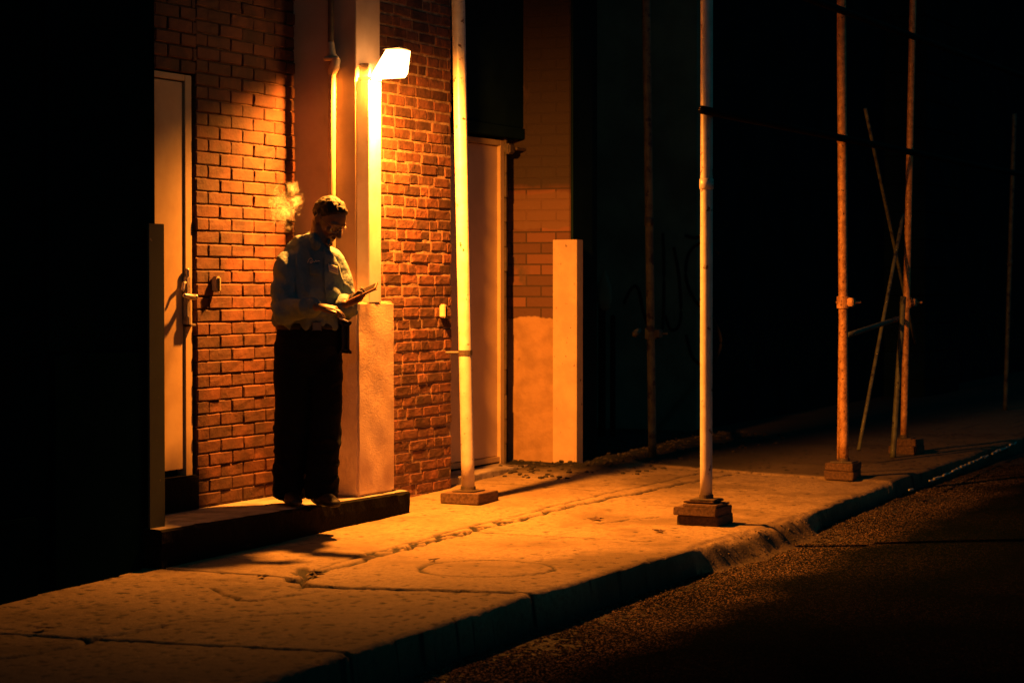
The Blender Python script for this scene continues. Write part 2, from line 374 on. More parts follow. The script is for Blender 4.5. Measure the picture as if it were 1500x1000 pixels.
# ------------------------------------------------------------------ building
bld = thing('brick_building', (12, 7, 0), 'dark building front with lit brick bays, two metal doors and a rendered pillar', 'building')
def bpart(name, m, fn, parent=None, label=None, smooth=False):
    bm = sbm(); fn(bm); o = link(name, bm, m, parent or bld, smooth)
    if label: o['label'] = label
    return o
def bricks(name, x0, x1, y, z0, z1, course, ln, mats, gap, pattern, depth=.03, jit=.0035, proud=.006, xend_jit=0):
    me_v, me_f, tints = [], [], []
    z = z0; row = 0
    while z < z1:
        x = x0 - (ln*.5 if row % 2 else 0) + (pattern == 'mixed')*rnd.uniform(0, .06)
        h = course-gap
        while x < x1:
            l = ln
            if pattern == 'mixed':
                l = rnd.choice([ln, ln, ln, ln*.5, ln*.5, ln*.75])
            a = max(x, x0); b = min(x+l-gap, x1)
            if b-a > .02:
                pr = proud+rnd.uniform(-.004, .004); bv = .0045
                tint = rnd.uniform(.72, 1.15); hue = rnd.uniform(.9, 1.1)
                if pattern == 'mixed': tint = rnd.choice([.5, .7, .9, 1, 1.1, 1.25])*rnd.uniform(.9, 1.1)
                dz = rnd.uniform(-jit, jit)*.6
                nx, nzz = 6, 3; base = len(me_v)
                gx = [0, .35]+[0]*0; us = [0, .03, .3, .7, .97, 1]; vsn = [0, .09, .5, .91, 1]
                seed = rnd.random()*50
                for j, vv in enumerate(vsn):
                    for i, u in enumerate(us):
                        ex = i in (0, 5); ez = j in (0, 4)
                        yy = y-pr
                        if ex or ez: yy += .0045 + (.005 if (ex and ez) else 0)+max(0, noise.noise(Vector((u*4+seed, vv*3, z)))-.15)*.035
                        yy += noise.noise(Vector((u*3+seed, vv*2, z*7)))*.003
                        px = a+(b-a)*u+noise.noise(Vector((seed, vv*3+i, 1)))*.003
                        pz = z+dz+h*vv+noise.noise(Vector((u*5+seed, 2, j)))*.003
                        me_v.append((px, yy, pz)); tints.append((tint*hue, tint, tint/hue, 1))
                nxu = len(us)
                for j in range(len(vsn)-1):
                    for i in range(nxu-1):
                        q = base+j*nxu+i; me_f.append((q, q+1, q+1+nxu, q+nxu))
                # side walls back into the mortar
                ring = [base+i for i in range(nxu)]+[base+j*nxu+nxu-1 for j in range(1, 5)]+[base+4*nxu+i for i in range(nxu-2, -1, -1)]+[base+j*nxu for j in range(3, 0, -1)]
                bb = len(me_v)
                for r in ring:
                    vx = me_v[r]; me_v.append((vx[0], y+depth, vx[2])); tints.append(tints[r])
                n = len(ring)
                for k in range(n): me_f.append((ring[(k+1) % n], ring[k], bb+k, bb+(k+1) % n))
            x += l
        z += course; row += 1
    me = bpy.data.meshes.new(name); me.from_pydata(me_v, [], me_f)
    at = me.color_attributes.new('tint', 'FLOAT_COLOR', 'POINT')
    at.data.foreach_set('color', [c for t in tints for c in t])
    me.materials.append(mats[0]); me.materials.append(mats[1])
    # mortar bed: slightly uneven sheet in the same mesh
    b2 = bmesh.new(); b2.from_mesh(me)
    n0 = 40; m0 = 90; vv = []
    for i in range(n0+1):
        for j in range(m0+1):
            X = x0+(x1-x0)*i/n0; Z = z0-(.05 if z0 < 1 else 0)+(z1-z0+(.05 if z0 < 1 else 0))*j/m0
            vv.append(b2.verts.new((X, y+mats[2]+.003*nz(X, Z, 0, 40), Z)))
    for i in range(n0):
        for j in range(m0):
            f = b2.faces.new((vv[i*(m0+1)+j], vv[(i+1)*(m0+1)+j], vv[(i+1)*(m0+1)+j+1], vv[i*(m0+1)+j+1])); f.material_index = 1
    b2.to_mesh(me); b2.free()
    for v in me.vertices[:0]: pass
    ob = bpy.data.objects.new(name, me); C.objects.link(ob); ob.parent = bld; ob.matrix_parent_inverse = Matrix.Translation(-bld.location)
    return ob
o = bricks('brick_wall', 10.49, 11.53, 6.62, .03, 3.6, .0697, .236, (M['brick_a'], M['mortar_a'], .005), .0048, 'run', jit=.0025); o['label'] = 'orange painted brick bay beside the left door'
o = bricks('brick_wall', 9.63, 10.485, 6.62, 2.315, 3.6, .0697, .236, (M['brick_a'], M['mortar_a'], .005), .0048, 'run', jit=.0025); o['label'] = 'dim brick over the left door'
o = bricks('brick_wall', 11.82, 13.21, 6.45, -.14, 3.6, .0675, .222, (M['brick_b'], M['mortar_b'], .001), .011, 'mixed', proud=.005, jit=.006); o['label'] = 'old brick bay with smeared pale mortar'
# pillar between the bays, near pier, far pier, returns and upper walls
bpart('pillar', M['smooth_plaster'], lambda b: box(b, 11.53, 11.82, 6.22, 6.70, -.15, 5.5, .004))
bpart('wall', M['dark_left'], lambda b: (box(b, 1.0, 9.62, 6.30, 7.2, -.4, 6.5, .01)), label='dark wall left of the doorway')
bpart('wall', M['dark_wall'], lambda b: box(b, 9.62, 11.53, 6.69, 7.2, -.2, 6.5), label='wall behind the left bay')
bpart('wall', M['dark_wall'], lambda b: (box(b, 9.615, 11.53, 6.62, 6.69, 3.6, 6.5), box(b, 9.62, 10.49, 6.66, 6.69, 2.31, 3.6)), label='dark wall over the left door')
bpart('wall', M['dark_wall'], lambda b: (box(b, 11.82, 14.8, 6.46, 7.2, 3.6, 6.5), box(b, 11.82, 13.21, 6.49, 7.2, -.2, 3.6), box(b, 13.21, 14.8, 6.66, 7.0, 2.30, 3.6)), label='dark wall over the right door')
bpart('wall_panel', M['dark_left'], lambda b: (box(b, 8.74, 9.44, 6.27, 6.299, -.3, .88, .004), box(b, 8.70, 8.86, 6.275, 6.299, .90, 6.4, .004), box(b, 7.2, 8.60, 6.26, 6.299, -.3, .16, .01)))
# return wall right of the second door: render below, old brick above
def return_mat():
    m = bpy.data.materials.new('patched_return_wall'); m.use_nodes = True; t = m.node_tree; N = t.nodes; L = t.links; b = N['Principled BSDF']; b.inputs['Roughness'].default_value = .85
    tc = N.new('ShaderNodeTexCoord'); sx = N.new('ShaderNodeSeparateXYZ'); L.new(tc.outputs['Object'], sx.inputs[0])
    cb = N.new('ShaderNodeCombineXYZ'); L.new(sx.outputs[1], cb.inputs[0]); L.new(sx.outputs[2], cb.inputs[1])
    br = N.new('ShaderNodeTexBrick'); L.new(cb.outputs[0], br.inputs[0]); br.inputs['Scale'].default_value = 1
    br.inputs['Brick Width'].default_value = .225; br.inputs['Row Height'].default_value = .075; br.inputs['Mortar Size'].default_value = .006; br.inputs['Mortar Smooth'].default_value = .4
    br.inputs['Color1'].default_value = (.15, .062, .03, 1); br.inputs['Color2'].default_value = (.075, .033, .018, 1); br.inputs['Mortar'].default_value = (.04, .022, .012, 1)
    n = N.new('ShaderNodeTexNoise'); n.inputs['Scale'].default_value = 7; n.inputs['Detail'].default_value = 8; L.new(tc.outputs['Object'], n.inputs['Vector'])
    def add(a, s):
        x = N.new('ShaderNodeMath'); x.operation = 'MULTIPLY_ADD'; L.new(n.outputs['Fac'], x.inputs[0]); x.inputs[1].default_value = s; L.new(a, x.inputs[2]); return x.outputs[0]
    zz = add(sx.outputs[2], .10)
    def rng(f, a, c, lo=0., hi=1.):
        r = N.new('ShaderNodeMapRange'); r.inputs[1].default_value = a; r.inputs[2].default_value = c; r.inputs[3].default_value = lo; r.inputs[4].default_value = hi; L.new(f, r.inputs[0]); return r.outputs[0]
    def mul(a, c):
        x = N.new('ShaderNodeMath'); x.operation = 'MULTIPLY'; L.new(a, x.inputs[0]); L.new(c, x.inputs[1]); return x.outputs[0]
    def mix(f, a, c):
        x = N.new('ShaderNodeMix'); x.data_type = 'RGBA'; L.new(f, x.inputs[0])
        for v, i in ((a, 6), (c, 7)):
            if isinstance(v, tuple): x.inputs[i].default_value = v+(1,)
            else: L.new(v, x.inputs[i])
        return x.outputs[2]
    lower = rng(zz, 1.035, 1.025)
    band = mul(rng(zz, 1.65, 1.66), rng(zz, 1.90, 1.885))
    rc = mix(rng(n.outputs['Fac'], .42, .62), (.32, .19, .085), (.24, .14, .06))
    n2 = N.new('ShaderNodeTexNoise'); n2.inputs['Scale'].default_value = 4; n2.inputs['Detail'].default_value = 6; L.new(tc.outputs['Object'], n2.inputs['Vector'])
    up = rng(zz, 1.90, 1.96)  # top of the grimy brick darkened to paint in the lamp's cutoff
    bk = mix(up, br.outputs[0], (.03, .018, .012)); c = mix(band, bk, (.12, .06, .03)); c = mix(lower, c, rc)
    c = mix(mul(rng(n2.outputs['Fac'], .60, .66), rng(sx.outputs[1], 6.6, 6.68)), c, (.07, .04, .025))
    L.new(c, b.inputs['Base Color'])
    bp = N.new('ShaderNodeBump'); bp.inputs['Strength'].default_value = .8; bp.inputs['Distance'].default_value = .006; L.new(br.outputs['Fac'], bp.inputs['Height']); bp.invert = True
    bp2 = N.new('ShaderNodeBump'); bp2.inputs['Strength'].default_value = .5; bp2.inputs['Distance'].default_value = .01
    n3 = N.new('ShaderNodeTexNoise'); n3.inputs['Scale'].default_value = 30; n3.inputs['Detail'].default_value = 6; L.new(tc.outputs['Object'], n3.inputs['Vector']); L.new(n3.outputs['Fac'], bp2.inputs['Height'])
    mb = N.new('ShaderNodeMix'); mb.data_type = 'VECTOR'; L.new(lower, mb.inputs[0]); L.new(bp.outputs[0], mb.inputs[4]); 
    geo = N.new('ShaderNodeNewGeometry'); L.new(geo.outputs['Normal'], mb.inputs[5]); L.new(mb.outputs[1], bp2.inputs['Normal']); L.new(bp2.outputs[0], b.inputs['Normal'])
    return m
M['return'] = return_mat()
bpart('return_wall', M['return'], lambda b: box(b, 14.8, 15.15, 6.305, 7.0, -.2, 6.5, .006), label='return wall, tan render below and grimy brick above, darkened for the lamp cutoff')
bpart('wall', M['dark_wall'], lambda b: box(b, 14.812, 15.16, 6.288, 6.302, -.2, 6.5))  # thin sheet added over the pier front to paint it into shade
bpart('wall', M['dark_wall'], lambda b: (box(b, 15.15, 18.6, 7.7, 8.2, -.2, 6.5), box(b, 15.15, 15.3, 6.31, 7.7, -.2, 6.5)), label='black back wall of the deep recess')
gw = bpart('wall', M['green_wall'], lambda b: box(b, 18.5, 18.9, 6.72, 8.0, -.2, 6.5), label='dull green wall at the end of the recess, sprayed with graffiti')
bpart('wall', M['dark_wall'], lambda b: box(b, 18.9, 48, 6.75, 7.2, -.2, 8), label='long black wall beyond the recess')
bpart('pillar', M['dark_wall'], lambda b: [box(b, 24.5+rnd.uniform(0, .02), 26.05-rnd.uniform(0, .02), 6.30, 6.76, -.1+k*.3, .195+k*.3, .01) for k in range(26)], label='faint green blockwork pillar')
# graffiti on the end wall (x = 18.5)
def gstroke(b, pts, r=.014):
    P = catmull([(18.492, y, z) for y, z in pts], 8); tube(b, P, [(r, .004)]*len(P), 8, ell=(0, 0, 1))
def graf(b):
    def q(px, py):   # letter sketch plane: px,py measured on the wall in centimetres
        return (7.38-px*.01, 1.05-py*.01)
    gstroke(b, [q(0, 0), q(8, -14), q(14, -12), q(20, 12), q(30, 28), q(36, 18), q(37, -30), q(36, -60)])
    gstroke(b, [q(38, 10), q(44, 22), q(52, 14), q(51, -20), q(46, -48)])
    gstroke(b, [q(86, -42), q(74, -52), q(60, -44), q(57, -22), q(66, -2), q(82, 14), q(88, 34), q(78, 52), q(64, 46), q(57, 26)])
    gstroke(b, [q(56, -58), q(66, -56), q(74, -60)])
bpart('graffiti', M['graf'], graf)
# doors
def door1():
    d = bpart('door', M['door'], lambda b: box(b, 9.62, 10.395, 6.640, 6.68, .235, 2.265, .003), label='cream metal door on the left')
    bpart('door_frame', M['door'], lambda b: (box(b, 10.402, 10.468, 6.630, 6.685, .18, 2.305, .003), box(b, 9.62, 10.402, 6.630, 6.685, 2.272, 2.305, .003)), d)
    def h(b):
        box(b, 10.382, 10.428, 6.61, 6.638, 1.02, 1.25, .008)
        tube(b, [(10.405, 6.62, 1.25), (10.405, 6.62, 1.28)], .011)
        tube(b, [(10.385, 6.62, 1.215), (10.345, 6.605, 1.21), (10.33, 6.60, 1.18)], .009)
        box(b, 10.385, 10.46, 6.60, 6.638, .985, 1.0, .004)
        box(b, 10.385, 10.41, 6.60, 6.638, .985, 1.04, .004)
    bpart('lock_case', M['steel'], h, d)
    def hh(b):
        tube(b, [(10.405, 6.575, 1.14), (10.36, 6.565, 1.142), (10.30, 6.57, 1.148)], [.013, .012, .012])
        tube(b, [(10.405, 6.572, 1.14), (10.405, 6.615, 1.14)], .016)
    bpart('handle', M['steel'], hh, d, smooth=True)
    return d
door1()
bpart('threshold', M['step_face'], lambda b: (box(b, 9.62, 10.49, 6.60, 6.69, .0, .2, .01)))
def door2():
    d = bpart('door', M['door_b'], lambda b: box(b, 13.23, 14.50, 6.725, 6.76, .03, 2.16, .003), label='tan metal door on the right')
    bpart('door_frame', M['door'], lambda b: (box(b, 14.505, 14.57, 6.70, 6.77, -.03, 2.2, .003), box(b, 13.23, 14.505, 6.70, 6.77, 2.163, 2.2, .003), box(b, 13.23, 14.505, 6.705, 6.77, -.01, .027, .003)), d)
    bpart('door_jamb', M['frame_dark'], lambda b: [box(b, 14.575, 14.60, 6.69+rnd.uniform(0, .006), 6.78, -.06+k*.17, .108+k*.17, .003, .002) for k in range(14)], d)
    bpart('conduit_box', M['frame_dark'], lambda b: (box(b, 14.55, 14.64, 6.65, 6.70, 2.11, 2.18, .01), tube(b, [(14.66, 6.65, 2.15), (14.80, 6.65, 2.15)], .012)), d)
door2()
bpart('lintel', M['dark_wall'], lambda b: box(b, 13.215, 14.79, 6.645, 6.80, 2.22, 2.295, .003))
bpart('wall', M['dark_wall'], lambda b: (box(b, 13.21, 14.8, 6.78, 7.1, -.2, 2.22), ), label='wall behind the right door')
def ledge(b):
    box(b, 13.215, 14.52, 6.50, 6.72, -.2, -.025)
    bmesh.ops.subdivide_edges(b, edges=b.edges[:], cuts=12, use_grid_fill=True)
    for v in b.verts: v.co += Vector((0, .035*nz(v.co.x, 0, 1, 2.5)+.012*nz(v.co.x, 0, 2, 12), .012*nz(v.co.x, v.co.y, 3, 6)))
bpart('doorstep', M['step'], ledge, None, None, True)

# rendered block + white post at the pillar
blk = sbm(); box(blk, 11.405, 11.845, 6.14, 6.62, .02, 1.11, .012)
bmesh.ops.subdivide_edges(blk, edges=blk.edges[:], cuts=14, use_grid_fill=True)
for v in blk.verts: v.co += Vector((nz(*v.co, 6), nz(*v.co[:2], v.co.z+5, 6), nz(*v.co, 4)))*.005+Vector((0, 1, 0))*.0025*nz(*v.co, 40)
blk_o = link('plinth_block', blk, M['plaster'], None, True); blk_o.data.set_sharp_from_angle(angle=rad(35))
tag(blk_o, 'rough orange-lit rendered block wrapping the base of the pillar', 'plinth')
tag(bpart('boxed_post', M['white_paint'], lambda b: box(b, 11.535, 11.68, 6.14, 6.219, 1.105, 2.35, .003), bld), None)
# corner guards
def guard(x0, x1, y0, y1, z0, z1, label, flip, m='guard'):
    bm = sbm()
    box(bm, x0, x1, y0, y0+.012, z0, z1, .002)
    if flip: box(bm, x0, x0+.012, y0+.012, y1, z0, z1, .002)
    else: box(bm, x1-.012, x1, y0+.012, y1, z0, z1, .002)
    return tag(link('corner_guard', bm, M[m]), label, 'corner guard', 'steel corner guards')
guard(9.50, 9.635, 6.262, 6.42, .02, 1.50, 'tall steel corner guard with its shade painted in dull green beside the left door', False, 'guard_shaded')
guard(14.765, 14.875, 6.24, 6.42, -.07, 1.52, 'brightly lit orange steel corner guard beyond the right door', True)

# step
def stepf():
    bm = sbm(); n = 60
    xs = [9.5+(11.93-9.5)*i/n for i in range(n+1)]
    prof = []
    for x in xs:
        yf = 6.194+(6.086-6.194)*(x-9.5)/2.43
        ch = .012*max(0, nz(x, 3, 0, 9))*3
        zt = .02
        row = [(x, 6.64, zt-.002), (x, yf+.22, zt+.002*nz(x, 0, 0, 8)), (x, yf+.05, zt+.003*nz(x, 1, 0, 8)), (x, yf+.012+ch, zt-.003), (x, yf+.002*nz(x, 5, 0, 20), zt-.014-ch*.6),
               (x, yf+.012*max(0, nz(x, 9, 0, 14)), -.05), (x, yf+.004, -.10), (x, yf+.01*nz(x, 4, 0, 9), -.24)]
        prof.append([bm.verts.new(p) for p in row])
    for a, b in zip(prof, prof[1:]):
        for k in range(len(a)-1):
            f = bm.faces.new((a[k], a[k+1], b[k+1], b[k])); f.material_index = 0 if k < 3 else 1
    bm.faces.new(prof[0]).material_index = 1; bm.faces.new(prof[-1]).material_index = 1
    return bm
o = link('concrete_step', stepf(), [M['step'], M['step_face']], None, False); tag(o, 'long low concrete step with a black face under the left door and pillar', 'step')

# ------------------------------------------------------------------ pipe, boxes, lamp
pp = thing('drainpipe', (11.49, 6.36, 0), 'thin pale pipe with an elbow collar running up the side of the pillar', 'pipe')
bm = sbm(); tube(bm, [(11.495, 6.355, .95), (11.495, 6.355, 1.9), (11.495, 6.352, 2.40)], .021, 16); link('pipe', bm, M['box_pale'], pp, True)
bm = sbm(); tube(bm, [(11.495, 6.36, 2.56), (11.495, 6.36, 3.4), (11.495, 6.36, 4.4)], .017, 16); link('pipe', bm, M['frame_dark'], pp, True)
bm = sbm()
tube(bm, [(11.495, 6.352, 2.40), (11.49, 6.335, 2.43), (11.48, 6.32, 2.46), (11.495, 6.355, 2.50), (11.495, 6.36, 2.56)], [.026, .03, .026, .024, .02], 16)
tube(bm, [(11.47, 6.38, 2.475), (11.47, 6.31, 2.475)], .014, 10)
link('collar', bm, M['box_pale'], pp, True)
def bell(x, y, z, label):
    t = thing('wall_box', (x, y, z), label, 'box', 'small boxes fixed to the brick')
    bm = sbm(); box(bm, x-.02, x+.02, y-.04, y+.002, z-.03, z+.055, .008); link('case', bm, M['box_pale'], t)
    bm = sbm(); box(bm, x-.021, x-.004, y-.046, y-.0405, z-.025, z+.045, .002); link('shade_strip', bm, M['black'], t)  # black strip standing in for the shadow beside the box
bell(10.645, 6.61, 1.195, 'small pale box on the orange brick beside the door handle')
bell(13.05, 6.44, 1.03, 'small worn box on the old brick beside the right doorway')

lp = thing('wall_lamp', (11.6, 6.14, 2.36), 'glowing floodlight tilted out from the top of the white post', 'lamp')
em = bpy.data.materials.new('glowing_lamp_lens'); em.use_nodes = True; t = em.node_tree; t.nodes.remove(t.nodes['Principled BSDF'])
e = t.nodes.new('ShaderNodeEmission'); e.inputs[0].default_value = (1, .46, .13, 1); e.inputs[1].default_value = 11; ad = t.nodes.new('ShaderNodeAddShader'); tp_ = t.nodes.new('ShaderNodeBsdfTransparent'); t.links.new(e.outputs[0], ad.inputs[0]); t.links.new(tp_.outputs[0], ad.inputs[1])
t.links.new(ad.outputs[0], t.nodes['Material Output'].inputs[0])
prof = [(6.150, 2.366), (6.045, 2.520), (5.945, 2.516), (5.962, 2.392), (5.98, 2.368)]
bm = sbm()
def prism(bm, pr, x0, x1):
    a = [bm.verts.new((x0, y, z)) for y, z in pr]; b = [bm.verts.new((x1, y, z)) for y, z in pr]
    n = len(pr)
    for i in range(n): bm.faces.new((a[i], a[(i+1) % n], b[(i+1) % n], b[i]))
    bm.faces.new(a); bm.faces.new(b[::-1])
prism(bm, prof, 11.56, 11.665); link('lens', bm, em, lp)
bm = sbm(); prism(bm, [(6.05, 2.519), (6.05, 2.526), (5.952, 2.531), (5.952, 2.524)], 11.525, 11.675); prism(bm, [(6.165, 2.365), (6.05, 2.523), (6.053, 2.528), (6.17, 2.37)], 11.59, 11.61)
link('hood', bm, M['frame_dark'], lp)
bm = sbm(); box(bm, 11.55, 11.67, 6.13, 6.218, 2.352, 2.372, .003); box(bm, 11.57, 11.65, 6.16, 6.218, 2.372, 2.45, .003); link('bracket', bm, M['steel'], lp)
ld = bpy.data.lights.new('lamp_light', 'SPOT'); ld.energy = LAMP_POW; ld.color = LAMP_COL; ld.spot_size = rad(179); ld.spot_blend = 1.0; ld.shadow_soft_size = .045
lo = bpy.data.objects.new('lamp_light', ld); C.objects.link(lo); lo.location = (11.565, 6.065, 2.395)
lo.rotation_euler = Vector((.27, .10, -.95)).to_track_quat('-Z', 'Y').to_euler()
lo.parent = lp; lo.matrix_parent_inverse = Matrix.Translation(-lp.location)

# ------------------------------------------------------------------ scaffold
SC = 'scaffold poles on the sidewalk'
def pole(base, top, r, m, label, joints=(), plate=True, coup=()):
    b = Vector(base); t_ = Vector(top)
    o = thing('scaffold_pole', base, label, 'scaffold pole', SC)
    bm = sbm(); n = 24
    P = [b.lerp(t_, i/n) for i in range(n+1)]
    tube(bm, P, [r*(1+.02*noise.noise(Vector((i*.8, base[0], 0)))) for i in range(n+1)], 24, dome=False)
    link('tube', bm, m, o, True)
    for f in joints:
        bm = sbm(); c = b.lerp(t_, f); d = (t_-b).normalized(); tube(bm, [c-d*.03, c-d*.028, c+d*.028, c+d*.03], [r+.001, r+.005, r+.005, r+.001], 24, dome=False); link('joint_collar', bm, m, o, True)
    if plate:
        bm = sbm(); box(bm, b.x-.075, b.x+.075, b.y-.075, b.y+.075, b.z, b.z+.008, .002, .002); tube(bm, [b+Vector((0, 0, .008)), b+Vector((0, 0, .03))], r+.006, 20, dome=False); link('base_plate', bm, M['frame_dark'], o)
    for z in coup:
        f = (z-b.z)/(t_.z-b.z); c = b.lerp(t_, f)
        bm = sbm(); tube(bm, [c-Vector((0, 0, .04)), c+Vector((0, 0, .04))], r+.012, 20, dome=False)
        box(bm, c.x+.02, c.x+.09, c.y-.06, c.y-.02, c.z-.03, c.z+.03, .006); tube(bm, [c+Vector((.06, -.1, 0)), c+Vector((.06, .06, 0))], .008, 8); box(bm, c.x-.03, c.x+.03, c.y-r-.045, c.y-r-.005, c.z-.025, c.z+.03, .006)
        link('coupler', bm, m, o)
    return o
def blocks(x, y, z0, spec, label_top, rot=0):
    z = z0
    for (wx, wy, h, m, lab, dx, dy) in spec:
        bm = sbm(); box(bm, x-wx/2+dx, x+wx/2+dx, y-wy/2+dy, y+wy/2+dy, z, z+h, .004, .004)
        o = link('timber_block', bm, M[m]); tag(o, lab, 'timber block', 'timber blocks under the scaffold poles'); z += h+.001
    return z
z1 = blocks(12.57, 6.01, side_z(12.57, 6.0)[0]+.002, [(.29, .25, .062, 'wood', 'square timber pad under the bright pole nearest the lamp', 0, 0)], '')
pl1 = pole((12.57, 6.02, z1), (12.46, 6.06, 4.2), .040, M['pole'], 'thick pale pole standing closest to the lamp, glowing white at mid height', (), True)
bm = sbm(); tube(bm, [(12.53, 6.06, .80), (12.50, 6.13, .80)], .009, 8); tube(bm, [(12.547, 6.028, .785), (12.547, 6.028, .815)], .0425, 16, dome=False); link('wire_clip', bm, M['frame_dark'], pl1)
z2 = blocks(12.25, 4.40, side_z(12.25, 4.45)[0]-.002, [(.26, .24, .055, 'wood_dark', 'bottom black timber of the stack under the kerbside pole', .01, 0), (.27, .25, .05, 'wood', 'middle brown timber of the stack under the kerbside pole', .0, .01), (.23, .20, .016, 'wood', 'thin pale board on the stack under the kerbside pole', -.005, -.01), (.19, .18, .012, 'wood', 'topmost thin board on the stack under the kerbside pole', .01, .01)], '')
pole((12.25, 4.39, z2), (12.225, 4.385, 4.2), .0345, M['pole'], 'pale pole on a timber stack at the kerb, the middle one of the photo', (.42,), True)
z3 = blocks(15.20, 4.47, side_z(15.2, 4.47)[0]-.002, [(.20, .20, .06, 'wood', 'lower timber under the rusty orange pole', 0, 0), (.22, .19, .05, 'wood', 'upper timber under the rusty orange pole', .01, 0)], '')
pole((15.20, 4.46, z3), (15.03, 4.45, 4.2), .031, M['rusty_pole'], 'rusty orange pole with a ring coupler half way up, right of the middle pole', (.52,), True, (1.09,))
z4 = blocks(17.42, 4.62, side_z(17.42, 4.62)[0]-.002, [(.22, .22, .06, 'wood', 'lower timber under the far thin pole', 0, 0), (.22, .20, .05, 'wood', 'upper timber under the far thin pole', .03, 0)], '')
pole((17.42, 4.64, z4), (17.40, 4.56, 4.3), .026, M['rusty_pole'], 'far thin pole crossed by bracing, lit only above its coupler', (), True, (1.075,))
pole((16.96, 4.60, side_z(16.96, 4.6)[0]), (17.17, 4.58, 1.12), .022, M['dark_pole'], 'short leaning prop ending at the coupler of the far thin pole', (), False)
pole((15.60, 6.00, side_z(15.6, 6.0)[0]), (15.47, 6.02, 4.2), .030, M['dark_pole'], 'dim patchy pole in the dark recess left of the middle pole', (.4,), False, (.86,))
pole((23.0, 5.10, side_z(23, 5.1)[0]), (22.9, 5.0, 2.9), .022, M['dark_pole'], 'faint green pole at the far right edge of the photo', (.5,), False)
BR = 'scaffold bars and braces'
def bar(a, b, r, m, label, name='scaffold_bar'):
    bm = sbm(); A = Vector(a); B = Vector(b); tube(bm, [A.lerp(B, i/6) for i in range(7)], r, 14, dome=False)
    return tag(link(name, bm, m, None, True), label, 'scaffold bar', BR)
bar((12.0, 4.33, 2.16), (22.5, 4.48, 2.20), .024, M['black'], 'dark horizontal bar crossing the poles about head height above the kerb')
bar((12.0, 4.34, 2.98), (22.5, 4.46, 3.08), .024, M['black'], 'upper dark horizontal bar crossing the rusty pole near the top of the photo')
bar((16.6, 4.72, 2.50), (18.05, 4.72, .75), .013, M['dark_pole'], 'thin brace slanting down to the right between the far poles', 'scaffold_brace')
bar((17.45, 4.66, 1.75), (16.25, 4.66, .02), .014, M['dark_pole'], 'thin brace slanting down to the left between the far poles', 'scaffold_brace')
bar((15.47, 4.58, -.05), (15.24, 4.50, 1.1), .011, M['rusty_pole'], 'thin rod leaning against the foot of the rusty pole', 'scaffold_brace')
bar((15.45, 4.52, .86), (17.4, 4.66, .96), .018, M['dark_pole'], 'low horizontal bar joining the rusty pole and the far thin pole', 'scaffold_bar')
bar((15.3, 6.02, .86), (16.6, 6.5, .86), .022, M['dark_pole'], 'short dark horizontal bar clamped to the dim recess pole', 'scaffold_bar')
# standpipe in the recess
sp = thing('standpipe', (17.2, 7.2, 0), 'dark twin standpipe with a grey cap in front of the graffiti wall', 'pipe')
bm = sbm(); tube(bm, [(17.2, 7.05, -.05), (17.2, 7.05, 1.05)], .03, 14); tube(bm, [(17.26, 6.98, -.05), (17.26, 6.98, .95)], .022, 14); link('pipe', bm, M['black'], sp, True)
bm = sbm(); tube(bm, [(17.2, 7.03, 1.05), (17.2, 7.03, 1.08), (17.2, 7.03, 1.2), (17.2, 7.03, 1.32)], [.05, .062, .055, .01], 14); link('cap', bm, M['green_wall'], sp, True)

# litter
def leaf(x, y, s, label, m='litter'):
    bm = sbm(); n = 11; z = side_z(x, y)[0]; vs = []
    c = bm.verts.new((x, y, z+.012))
    for i in range(n):
        a = 2*math.pi*i/n; r = s*(1 if i % 2 else .42)*rnd.uniform(.7, 1.1)
        px, py = x+r*math.cos(a)*1.3, y+r*math.sin(a); vs.append(bm.verts.new((px, py, side_z(px, py)[0]+.004+rnd.uniform(0, .012))))
    for i in range(n): bm.faces.new((c, vs[i], vs[(i+1) % n]))
    r = bmesh.ops.extrude_face_region(bm, geom=bm.faces[:]); bmesh.ops.translate(bm, verts=[v for v in r['geom'] if isinstance(v, bmesh.types.BMVert)], vec=(0, 0, .002))
    return tag(link('dry_leaf', bm, M[m]), label, 'leaf', 'dry leaves and scraps on the sidewalk')
leaf(12.12, 5.0, .05, 'dark star-shaped leaf on the open sidewalk right of the first pole')
leaf(11.75, 4.48, .045, 'flat dark scrap on the sidewalk left of the middle pole stack')
leaf(9.50, 5.35, .05, 'crumpled dark leaf lying in the cracked slab corner')
leaf(9.62, 5.42, .04, 'second crumpled leaf in the cracked slab corner')
leaf(7.75, 5.62, .045, 'lone curled leaf on the dim near slab at the left')
leaf(9.36, 5.55, .035, 'tiny dark leaf on the joint below the left guard')
leaf(10.15, 5.05, .03, 'tiny scrap just above the round patch')

# ------------------------------------------------------------------ person
BASE = Vector((10.955, 6.205, .02)); FH = Vector((math.cos(TH), math.sin(TH), 0))
def P(a, b, c): return BASE+RT*a+FH*b+Vector((0, 0, c))
DF = (RT*.38-FH*.925).normalized(); DL = (RT*.925+FH*.38).normalized()     # chest forward, his left
Z = Vector((0, 0, 1))
man = thing('person', BASE, 'person in denim work shirt and black trousers, head bowed over a phone', 'person')
